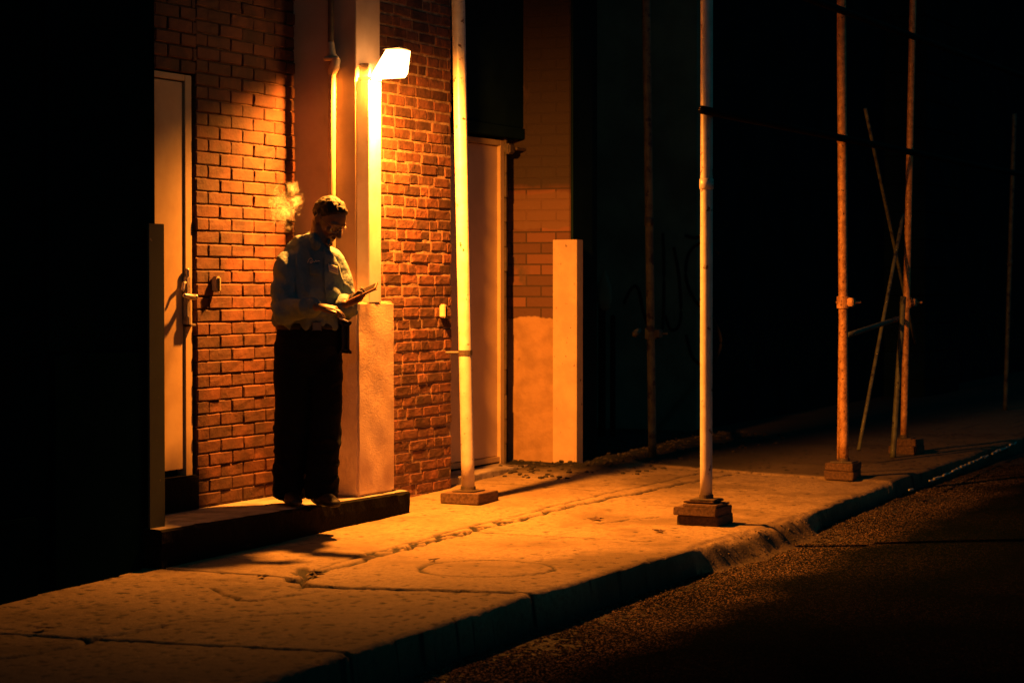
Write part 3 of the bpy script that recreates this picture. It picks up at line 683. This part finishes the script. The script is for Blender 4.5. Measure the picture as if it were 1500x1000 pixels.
# hands ------------------------------------------------------
def hand(bm, wrist, d, pn, side, curls, thumb_dir, scale=1.0, spread=.0):
    """wrist point, d = direction of the palm, pn = palm normal (the side fingers curl to), side = towards the thumb"""
    d = d.normalized(); pn = (pn-d*pn.dot(d)).normalized(); s = d.cross(pn).normalized()
    if s.dot(side) < 0: s = -s
    k = scale
    c = wrist+d*.045*k
    tube(bm, [wrist-d*.02*k, wrist, wrist+d*.03*k, wrist+d*.065*k, wrist+d*.085*k], [(.027*k, .020*k), (.027*k, .019*k), (.037*k, .018*k), (.041*k, .0155*k), (.039*k, .013*k)], 14, ell=tuple(s))
    L = [.072, .080, .076, .060]; off = [.030, .010, -.010, -.029]; R = [.0092, .0095, .0090, .0080]
    tips = []
    for i in range(4):
        p = wrist+d*(.078-.004*abs(i-1))*k+s*off[i]*k; cur = d.copy(); ang = 0; pts = [p-d*.02*k]; rr = [R[i]*k]
        pts.append(p); rr.append(R[i]*1.05*k)
        for j, fr in enumerate((.48, .30, .24)):
            ang += curls[i][j]; dr = (d*math.cos(ang)+pn*math.sin(ang)+s*spread*(1.5-i)).normalized()
            p = p+dr*L[i]*fr*k; pts.append(p); rr.append(R[i]*(1-.09*(j+1))*k)
        tube(bm, pts, rr, 10); tips.append(p)
    tb = wrist+d*.022*k+s*.026*k+pn*.006*k; td = thumb_dir.normalized()
    tube(bm, [tb-s*.012*k, tb+td*.028*k, tb+td*.052*k+d*.004*k, tb+td*.072*k+d*.014*k], [.0145*k, .0125*k, .0105*k, .008*k], 10)
    return tips
# head frame
hh = (RT*.80-FH*.60).normalized(); pit = rad(37)
HF = (hh*math.cos(pit)-Z*math.sin(pit)).normalized(); HU = (hh*math.sin(pit)+Z*math.cos(pit)).normalized(); HL = HU.cross(HF)
HC = P(.114, .01, 1.540)
def HP(x, y, z): return HC+HF*x+HL*y+HU*z
axs = (HF, HL, HU)
bm = sbm()
ball(bm, HP(-.006, 0, .024), (.097, .075, .086), axs, 24)
ball(bm, HP(.032, 0, -.022), (.056, .056, .082), axs, 20)
for s in (-1, 1):
    tube(bm, [HP(-.025, s*.052, -.045), HP(.01, s*.047, -.080), HP(.055, s*.018, -.108)], [.022, .022, .018], 12)
    ball(bm, HP(.062, s*.042, -.028), (.020, .020, .018), axs)
    tube(bm, [HP(.088, s*.008, .020), HP(.084, s*.030, .024), HP(.066, s*.054, .016)], [.0085, .010, .008], 10)
    ball(bm, HP(.074, s*.031, .001), (.012, .015, .0115), axs)
    ball(bm, HP(.098, s*.013, -.038), (.011, .0075, .008), axs)
    tube(bm, [HP(-.008, s*.077, .016), HP(-.018, s*.086, .010), HP(-.020, s*.088, -.006), HP(-.012, s*.083, -.024), HP(-.004, s*.076, -.036)], [.006, .008, .008, .007, .006], 10)
    ball(bm, HP(-.008, s*.076, -.008), (.014, .006, .022), axs)
    tube(bm, [HP(.088, s*.018, -.042), HP(.078, s*.032, -.062), HP(.068, s*.036, -.078)], [.006, .0055, .004], 8)
tube(bm, [HP(.088, 0, .012), HP(.100, 0, -.010), HP(.116, 0, -.034)], [.0085, .0095, .0125], 12)
tube(bm, [HP(.080, -.024, -.068), HP(.093, 0, -.064), HP(.080, .024, -.068)], [.005, .0075, .005], 10)
tube(bm, [HP(.078, -.020, -.080), HP(.091, 0, -.080), HP(.078, .020, -.080)], [.005, .0075, .005], 10)
ball(bm, HP(.078, 0, -.108), (.019, .024, .018), axs)
tube(bm, [HP(-.03, 0, -.04), P(.065, .02, 1.43), P(.045, .02, 1.36), P(.02, .02, 1.28)], [(.055, .060), (.056, .060), (.062, .066), (.09, .08)], 18)
# inner torso and arms carry the hands so the body is one piece
tube(bm, [P(.02, .02, 1.30), P(.01, .01, 1.15), P(.0, 0, .95)], [(.14, .09), (.13, .10), (.12, .09)], 18, ell=tuple(DL))
RS = P(-.100, -.065, 1.295); RE = P(-.128, -.16, 1.06); RW = P(.070, -.335, 1.070)
LS = P(.135, .085, 1.305); LE = P(.192, .07, 1.06); LW = P(.208, -.145, 1.078)
def arm(bm, a, b, c, r): 
    tube(bm, catmull([a, a.lerp(b, .5), b, b.lerp(c, .5), c], 4), cradii(r, 4), 14)
arm(bm, RS, RE, RW, [.05, .045, .04, .038, .027]); arm(bm, LS, LE, LW, [.05, .045, .04, .038, .027])
# right hand: palm down, loosely holding a cigarette, pointing to image right
rd = (RT*.95+Z*-.10-FH*.18).normalized()
rt = hand(bm, RW+rd*.02, rd, (-Z-RT*.1+FH*.15), -FH*.5+Z*.6, [(.25, .35, .3), (.3, .4, .3), (.5, .6, .4), (.6, .7, .5)], (RT*.8-Z*.25-FH*.45))
# left hand: palm up, phone lying in the fingers
ldv = (RT*.84+Z*.32-FH*.30).normalized()
lt = hand(bm, LW+ldv*.015, ldv, (Z*.85-RT*.42-FH*.25), (-FH*.9+RT*-.1), [(.25, .75, .8), (.3, .8, .8), (.35, .85, .8), (.45, .9, .8)], (RT*.55+Z*.75-FH*.1))
# legs inside the trousers, shoes outside
RH = P(-.085, -.01, .90); RK = P(-.085, -.05, .50); RA = P(-.105, -.02, .09)
LH = P(.075, .05, .90); LK = P(.092, -.03, .50); LA = P(.075, -.10, .09)
for a, b, c in ((RH, RK, RA), (LH, LK, LA)):
    tube(bm, [a, b, c], [.075, .05, .038], 14)
body = fuse('body', bm, M['skin'], man, .0042, 3)
body['label'] = 'bare head, neck and hands of the person'
# hair -------------------------------------------------------
bm = sbm()
q = bmesh.ops.create_icosphere(bm, subdivisions=5, radius=1)
rm = []
for v in q['verts']:
    x, y, z = v.co
    lo_ = -.18 if x < .1 else (-.18+(x-.1)*1.25)
    if x < -.35: lo_ = -.55
    lo_ += .05*nz(x, y, z, 6)
    n = .004*nz(x, y, z, 5)+.006*abs(nz(x, y, z, 22))
    g = 1+.10*sst(z-lo_, 0, .16)
    if z < lo_: g = .90; n = 0
    side = .93 if abs(y) > .6 and x > -.2 and z < .25 else 1
    v.co = HP(-.007, 0, .024)+HF*x*(.097*g+n)+HL*y*(.075*g*side+n)+HU*z*(.086*g+n*1.5)
link('hair', bm, M['hair'], man, True)
# glasses ----------------------------------------------------
bm = sbm()
for s in (-1, 1):
    pts = [HP(.100-abs(math.cos(a))*.004-(.012 if s*math.cos(a) > .3 else 0), s*.034+.025*math.cos(a), -.004+.018*math.sin(a)) for a in [2*math.pi*i/20 for i in range(21)]]
    tube(bm, pts, .0014, 6)
    tube(bm, [HP(.088, s*.059, .004), HP(.04, s*.076, .008), HP(-.012, s*.083, .008)], .0016, 6)
tube(bm, [HP(.1, -.010, .002), HP(.105, 0, .005), HP(.1, .010, .002)], .0014, 6)
link('glasses', bm, M['glass_rim'], man)
# shirt ------------------------------------------------------
bm = sbm()
T = [(.005, .0, .955, .160, .118), (.005, 0, .985, .172, .130), (-.002, 0, 1.03, .182, .145), (.0, 0, 1.12, .182, .142), (.004, .01, 1.23, .178, .138), (.008, .015, 1.305, .158, .118), (.014, .02, 1.365, .112, .096), (.030, .02, 1.412, .084, .080), (.045, .02, 1.44, .066, .066)]
tp = catmull([P(a, b, c) for a, b, c, _, _ in T], 4); tr = cradii([(r, s) for *_, r, s in T], 4)
tube(bm, tp, tr, 32, ell=tuple(DL), dome=False)
for s, A, E_, W in ((-1, RS, RE, RW), (1, LS, LE, LW)):
    A0 = A-DL*s*.05+Z*.005
    pts = catmull([A0, A, A.lerp(E_, .5), E_, E_.lerp(W, .45), E_.lerp(W, .88)], 5)
    tube(bm, pts, cradii([(.062, .055), (.062, .062), (.061, .061), (.060, .060), (.050, .050), (.038, .038)], 5), 20, dome=True)
# collar and placket
def collar(s):
    c_ = P(.05, .018, 1.448); pts = [c_-DF*.064+Z*.010+DL*s*.012, c_-DF*.02+DL*s*.064+Z*.004, c_+DF*.045+DL*s*.05-Z*.018, c_+DF*.088+DL*s*.034-Z*.055]
    tube(bm, catmull(pts, 5), [(.022, .006)]*16, 10, ell=(0, 0, 1))
collar(-1); collar(1)
def wr(co):
    v = co-BASE; c = v.z
    d = .014*nz(v.dot(DL), v.dot(DF), c*1.8, 7)+.009*nz(v.dot(DL)+c*.7, v.dot(DF), c*.5, 17)
    r = 1-abs(noise.noise(Vector((v.dot(RT)*9+c*5, v.dot(FH)*8, c*3+4))))*2.4
    d += .019*max(0, r)
    if c < 1.06: d += .010*max(0, math.sin(v.dot(DL)*60+3*nz(v.x, v.y, 0, 6)))*sst(1.06-c, 0, .08)*.6
    for E_ in (RE, LE):
        q = (co-E_).length
        if q < .13: d += .009*math.sin(c*110+v.dot(DF)*40)*(1-q/.13)
    return d
shirt = fuse('shirt', bm, M['shirt'], man, .0055, 8, wr)
shirt['label'] = 'faded denim work shirt with chest patches'
bvh = BVHTree.FromPolygons([v.co.copy() for v in shirt.data.vertices], [tuple(p.vertices) for p in shirt.data.polygons])
def on_shirt(a, c, lift=.003):
    o = P(a, -1.2, c); h = bvh.ray_cast(o, FH, 3)
    return (h[0]+h[1]*lift if h[0] else P(a, -.14, c)), (h[1] if h[0] else -FH)
def patch(name, corners, m, par, n=8, th=.0025, lift=.002):
    bm = sbm(); g = []
    (a0, c0), (a1, c1), (a2, c2), (a3, c3) = corners
    for i in range(n+1):
        for j in range(n+1):
            u, v = i/n, j/n
            a = (a0*(1-u)+a1*u)*(1-v)+(a3*(1-u)+a2*u)*v; c = (c0*(1-u)+c1*u)*(1-v)+(c3*(1-u)+c2*u)*v
            g.append(bm.verts.new(on_shirt(a, c, lift)[0]))
    for i in range(n):
        for j in range(n): bm.faces.new((g[i*(n+1)+j], g[(i+1)*(n+1)+j], g[(i+1)*(n+1)+j+1], g[i*(n+1)+j+1]))
    r = bmesh.ops.extrude_face_region(bm, geom=bm.faces[:])
    for v in r['geom']:
        if isinstance(v, bmesh.types.BMVert): v.co += (-FH*.8+DF*.2)*th
    return link(name, bm, m, par, True)
pk = lambda px, py: ((px-450)/265, (735-py)/265)
nm = patch('name_patch', [pk(480, 391), pk(492.5, 395), pk(494, 407), pk(481, 402)], M['patch'], shirt); nm['label'] = 'pale rectangular patch on the left chest'
def lines(pts, r, name, m, par, lift=.005):
    bm = sbm(); Pp = [on_shirt(*pk(x, y), lift)[0] for x, y in pts]; tube(bm, catmull(Pp, 3), r, 6); return link(name, bm, m, par)
for k in range(3): lines([(482, 394.5+k*3), (487, 396+k*3), (491.5, 397.7+k*3)], .0012, 'patch_writing', M['patch_line'], nm, .0062)
lines([(452.5, 390), (454.5, 385), (458, 384), (459, 387), (456, 388.5), (457, 391), (460, 388), (461.5, 389.5), (463, 387), (464, 389), (466, 387.5), (468, 388)], .0017, 'name_embroidery', M['thread'], shirt)
patch('pocket', [pk(455, 391), pk(468, 391), pk(468, 408), pk(456, 407)], M['shirt'], shirt, 6, .004)
lines([(474, 372), (474.5, 390), (475, 410), (477, 430), (479, 446)], .004, 'placket', M['shirt'], shirt)
# trousers ---------------------------------------------------
bm = sbm()
tube(bm, catmull([P(.005, 0, .985), P(.005, 0, .93), P(.0, .01, .84), P(0, .01, .78)], 4), cradii([(.168, .122), (.178, .130), (.182, .135), (.165, .12)], 4), 28, ell=tuple(DL), dome=True)
for a, b, c, fl in ((RH, RK, RA, 0), (LH, LK, LA, 1)):
    a = a+Z*-.03; end = c+Z*-.05
    pts = catmull([a, a.lerp(b, .5), b, b.lerp(end, .5), end], 5)
    tube(bm, pts, cradii([(.100, .095), (.100, .095), (.090, .088), (.086, .086), (.086, .090)], 5), 22, dome=False, ell=tuple(DL))
def wt(co):
    v = co-BASE; return .008*nz(v.dot(DL), v.dot(DF), v.z*.7, 8)+.009*max(0, 1-abs(nz(v.x, v.y, v.z*1.6, 9))*3)*(1 if v.z < .45 else .4)
tr_ = fuse('trousers', bm, M['trousers'], man, .008, 3, wt)
bm = sbm(); pts = [P(.005, 0, .962)+DL*.176*math.cos(t)+DF*.129*math.sin(t) for t in [2*math.pi*i/36 for i in range(37)]]
tube(bm, pts, [(.018, .005)]*37, 8, ell=(0, 0, 1)); link('belt', bm, M['leather'], man)
bm = sbm(); obox(bm, P(.005, 0, .962)+DF*.136+DL*.0, DL, DF, Z, .024, .004, .02, .003); link('buckle', bm, M['buckle'], man)
bm = sbm(); obox(bm, P(.185, .02, .90), DL, DF, Z, .022, .04, .075, .012); link('belt_pouch', bm, M['leather'], man)
for A, nme in ((RA, -1), (LA, 1)):
    sole = .0
    bm = sbm(); base = Vector((A.x, A.y, BASE.z+sole)); d = (DF+DL*.1*nme).normalized(); u = Vector((-d.y, d.x, 0))
    tube(bm, catmull([base-d*.06+Z*.045, base+Z*.05, base+d*.08+Z*.042, base+d*.15+Z*.03, base+d*.19+Z*.026], 4), cradii([(.036, .042), (.040, .05), (.045, .036), (.046, .027), (.034, .02)], 4), 16, ell=tuple(u))
    tube(bm, [base+Z*.05, base+Z*.12], .045, 14)
    for v in bm.verts: v.co.z = max(v.co.z, base.z+.003)
    link('shoe', bm, M['leather'], man, True)
# phone: held in the left hand
pdir = (RT*.84+Z*.38-FH*.2).normalized(); pn_ = (Z*.86-RT*.42-FH*.28); pn_ = (pn_-pdir*pn_.dot(pdir)).normalized(); ps = pdir.cross(pn_)
pc = LW+ldv*.105+pn_*.026
ph = thing('phone', pc, 'dark phone held in the bowed person\'s raised hand', 'phone')
bm = sbm(); obox(bm, pc+pdir*.02, pdir, ps, pn_, .086, .042, .006, .003); link('case', bm, M['phone_back'], ph)
bm = sbm(); obox(bm, pc+pdir*.02+pn_*.0066, pdir, ps, pn_, .080, .037, .0008, .0004); link('screen', bm, M['phone'], ph)
# cigarette between the fingers of the right hand
cg = sbm(); c0 = (rt[0]+rt[1])/2-rd*.02; tube(cg, [c0-Z*.005-FH*.01, c0+rd*.045-FH*.02-Z*.018], .004, 10)
tag(link('cigarette', cg, M['paper'], None, True), 'short cigarette between the fingers of the person\'s lower hand', 'cigarette')

# ------------------------------------------------------------------ smoke
bm = sbm(); r2 = random.Random(3)
SMK = [(419, 323, 12), (413, 312, 11), (424, 313, 10), (409, 301, 9), (420, 299, 12), (431, 305, 8), (416, 288, 8), (427, 290, 10), (436, 297, 6), (429, 281, 6), (438, 286, 5), (411, 284, 5), (405, 295, 5), (428, 332, 6), (422, 336, 5)]
for px, py, r in SMK:
    ball(bm, P((px-450)/265, -.02+r2.uniform(-.03, .03), (735-py)/265), r*1.7/265, None, 14)
def ds(co): return .010*nz(*co, 22)+.009*nz(*co, 45)+.006*abs(nz(*co, 80))
sm = fuse('smoke', bm, M['paper'], None, .004, 1, ds)
sv = bpy.data.materials.new('smoke_volume'); sv.use_nodes = True; t = sv.node_tree; t.nodes.remove(t.nodes['Principled BSDF'])
pv = t.nodes.new('ShaderNodeVolumePrincipled'); t.links.new(pv.outputs[0], t.nodes['Material Output'].inputs['Volume']); pv.inputs['Color'].default_value = (.95, .93, .88, 1); pv.inputs['Anisotropy'].default_value = .1
tc = t.nodes.new('ShaderNodeTexCoord'); n1 = t.nodes.new('ShaderNodeTexNoise'); n1.inputs['Scale'].default_value = 16; n1.inputs['Detail'].default_value = 5; n1.inputs['Distortion'].default_value = 1.6; t.links.new(tc.outputs['Object'], n1.inputs['Vector'])
mr = t.nodes.new('ShaderNodeMapRange'); mr.inputs[1].default_value = .045; mr.inputs[2].default_value = 0; mr.inputs[3].default_value = 0; mr.inputs[4].default_value = 1
def mth(op, a, b=None):
    n = t.nodes.new('ShaderNodeMath'); n.operation = op; t.links.new(a, n.inputs[0])
    if b is not None:
        if isinstance(b, (int, float)): n.inputs[1].default_value = b
        else: t.links.new(b, n.inputs[1])
    return n.outputs[0]
t.links.new(mth('ABSOLUTE', mth('SUBTRACT', n1.outputs['Fac'], .5)), mr.inputs[0])
sc_ = P((421-450)/265, -.02, (735-306)/265)
vd = t.nodes.new('ShaderNodeVectorMath'); vd.operation = 'DISTANCE'; t.links.new(tc.outputs['Object'], vd.inputs[0]); vd.inputs[1].default_value = sc_
n2 = t.nodes.new('ShaderNodeTexNoise'); n2.inputs['Scale'].default_value = 15; n2.inputs['Detail'].default_value = 3; t.links.new(tc.outputs['Object'], n2.inputs['Vector'])
md_ = t.nodes.new('ShaderNodeMapRange'); md_.inputs[1].default_value = .135; md_.inputs[2].default_value = .02; md_.inputs[3].default_value = -.30; md_.inputs[4].default_value = .9; t.links.new(vd.outputs['Value'], md_.inputs[0])
fo = mth('MAXIMUM', mth('ADD', md_.outputs[0], mth('MULTIPLY', mth('SUBTRACT', n2.outputs['Fac'], .5), 6)), 0)
den = mth('MULTIPLY', mth('MULTIPLY', mth('ADD', mr.outputs[0], .015), fo), 19)
t.links.new(den, pv.inputs['Density'])
sm.data.materials.clear(); sm.data.materials.append(sv)
tag(sm, 'curling puff of pale smoke behind the person\'s head', 'smoke', None, 'stuff')


# loose grit and small stones in the gutter and at the broken kerb
bm = sbm(); rg = random.Random(21)
def road_top(x, y): return max(road_z(x, y)[0], side_z(x, y)[0] if y > 3.85 else -9)
for i in range(1300):
    if rg.random() < .2: x, y = rg.uniform(11.3, 13.6), rg.uniform(3.75, 3.98)
    else: x, y = rg.uniform(7.5, 17), 4.06-abs(rg.gauss(0, .17))
    r_ = rg.uniform(.002, .006)*(1.7 if rg.random() < .06 else 1)
    q = bmesh.ops.create_icosphere(bm, subdivisions=1, radius=r_)
    o_ = Vector((x, y, road_top(x, y)+r_*.4))
    for v in q['verts']: v.co = o_+Vector((v.co.x*rg.uniform(.8, 1.4), v.co.y*rg.uniform(.8, 1.4), v.co.z*rg.uniform(.5, .9)))
tag(link('gravel', bm, mat('gutter_grit', (.10, .075, .055), .9, (.04, .03, .025), 9)), 'loose grit and small stones along the gutter and broken kerb', 'gravel', None, 'stuff')
bm = sbm()
for i in range(500):
    x, y = rg.uniform(13.9, 18.5), rg.uniform(6.0, 6.7) if rg.random() < .7 else rg.uniform(5.7, 6.7)
    r_ = rg.uniform(.006, .022)
    q = bmesh.ops.create_icosphere(bm, subdivisions=1, radius=r_)
    o_ = Vector((x, y, side_z(x, y)[0]+r_*.2))
    for v in q['verts']: v.co = o_+Vector((v.co.x*rg.uniform(.8, 1.5), v.co.y*rg.uniform(.8, 1.5), v.co.z*rg.uniform(.3, .9)))
tag(link('rubble', bm, mat('dark_dirt', (.035, .028, .02), .95, (.015, .012, .01), 9)), 'dark dirt and crumbs heaped along the foot of the far wall', 'dirt', None, 'stuff')
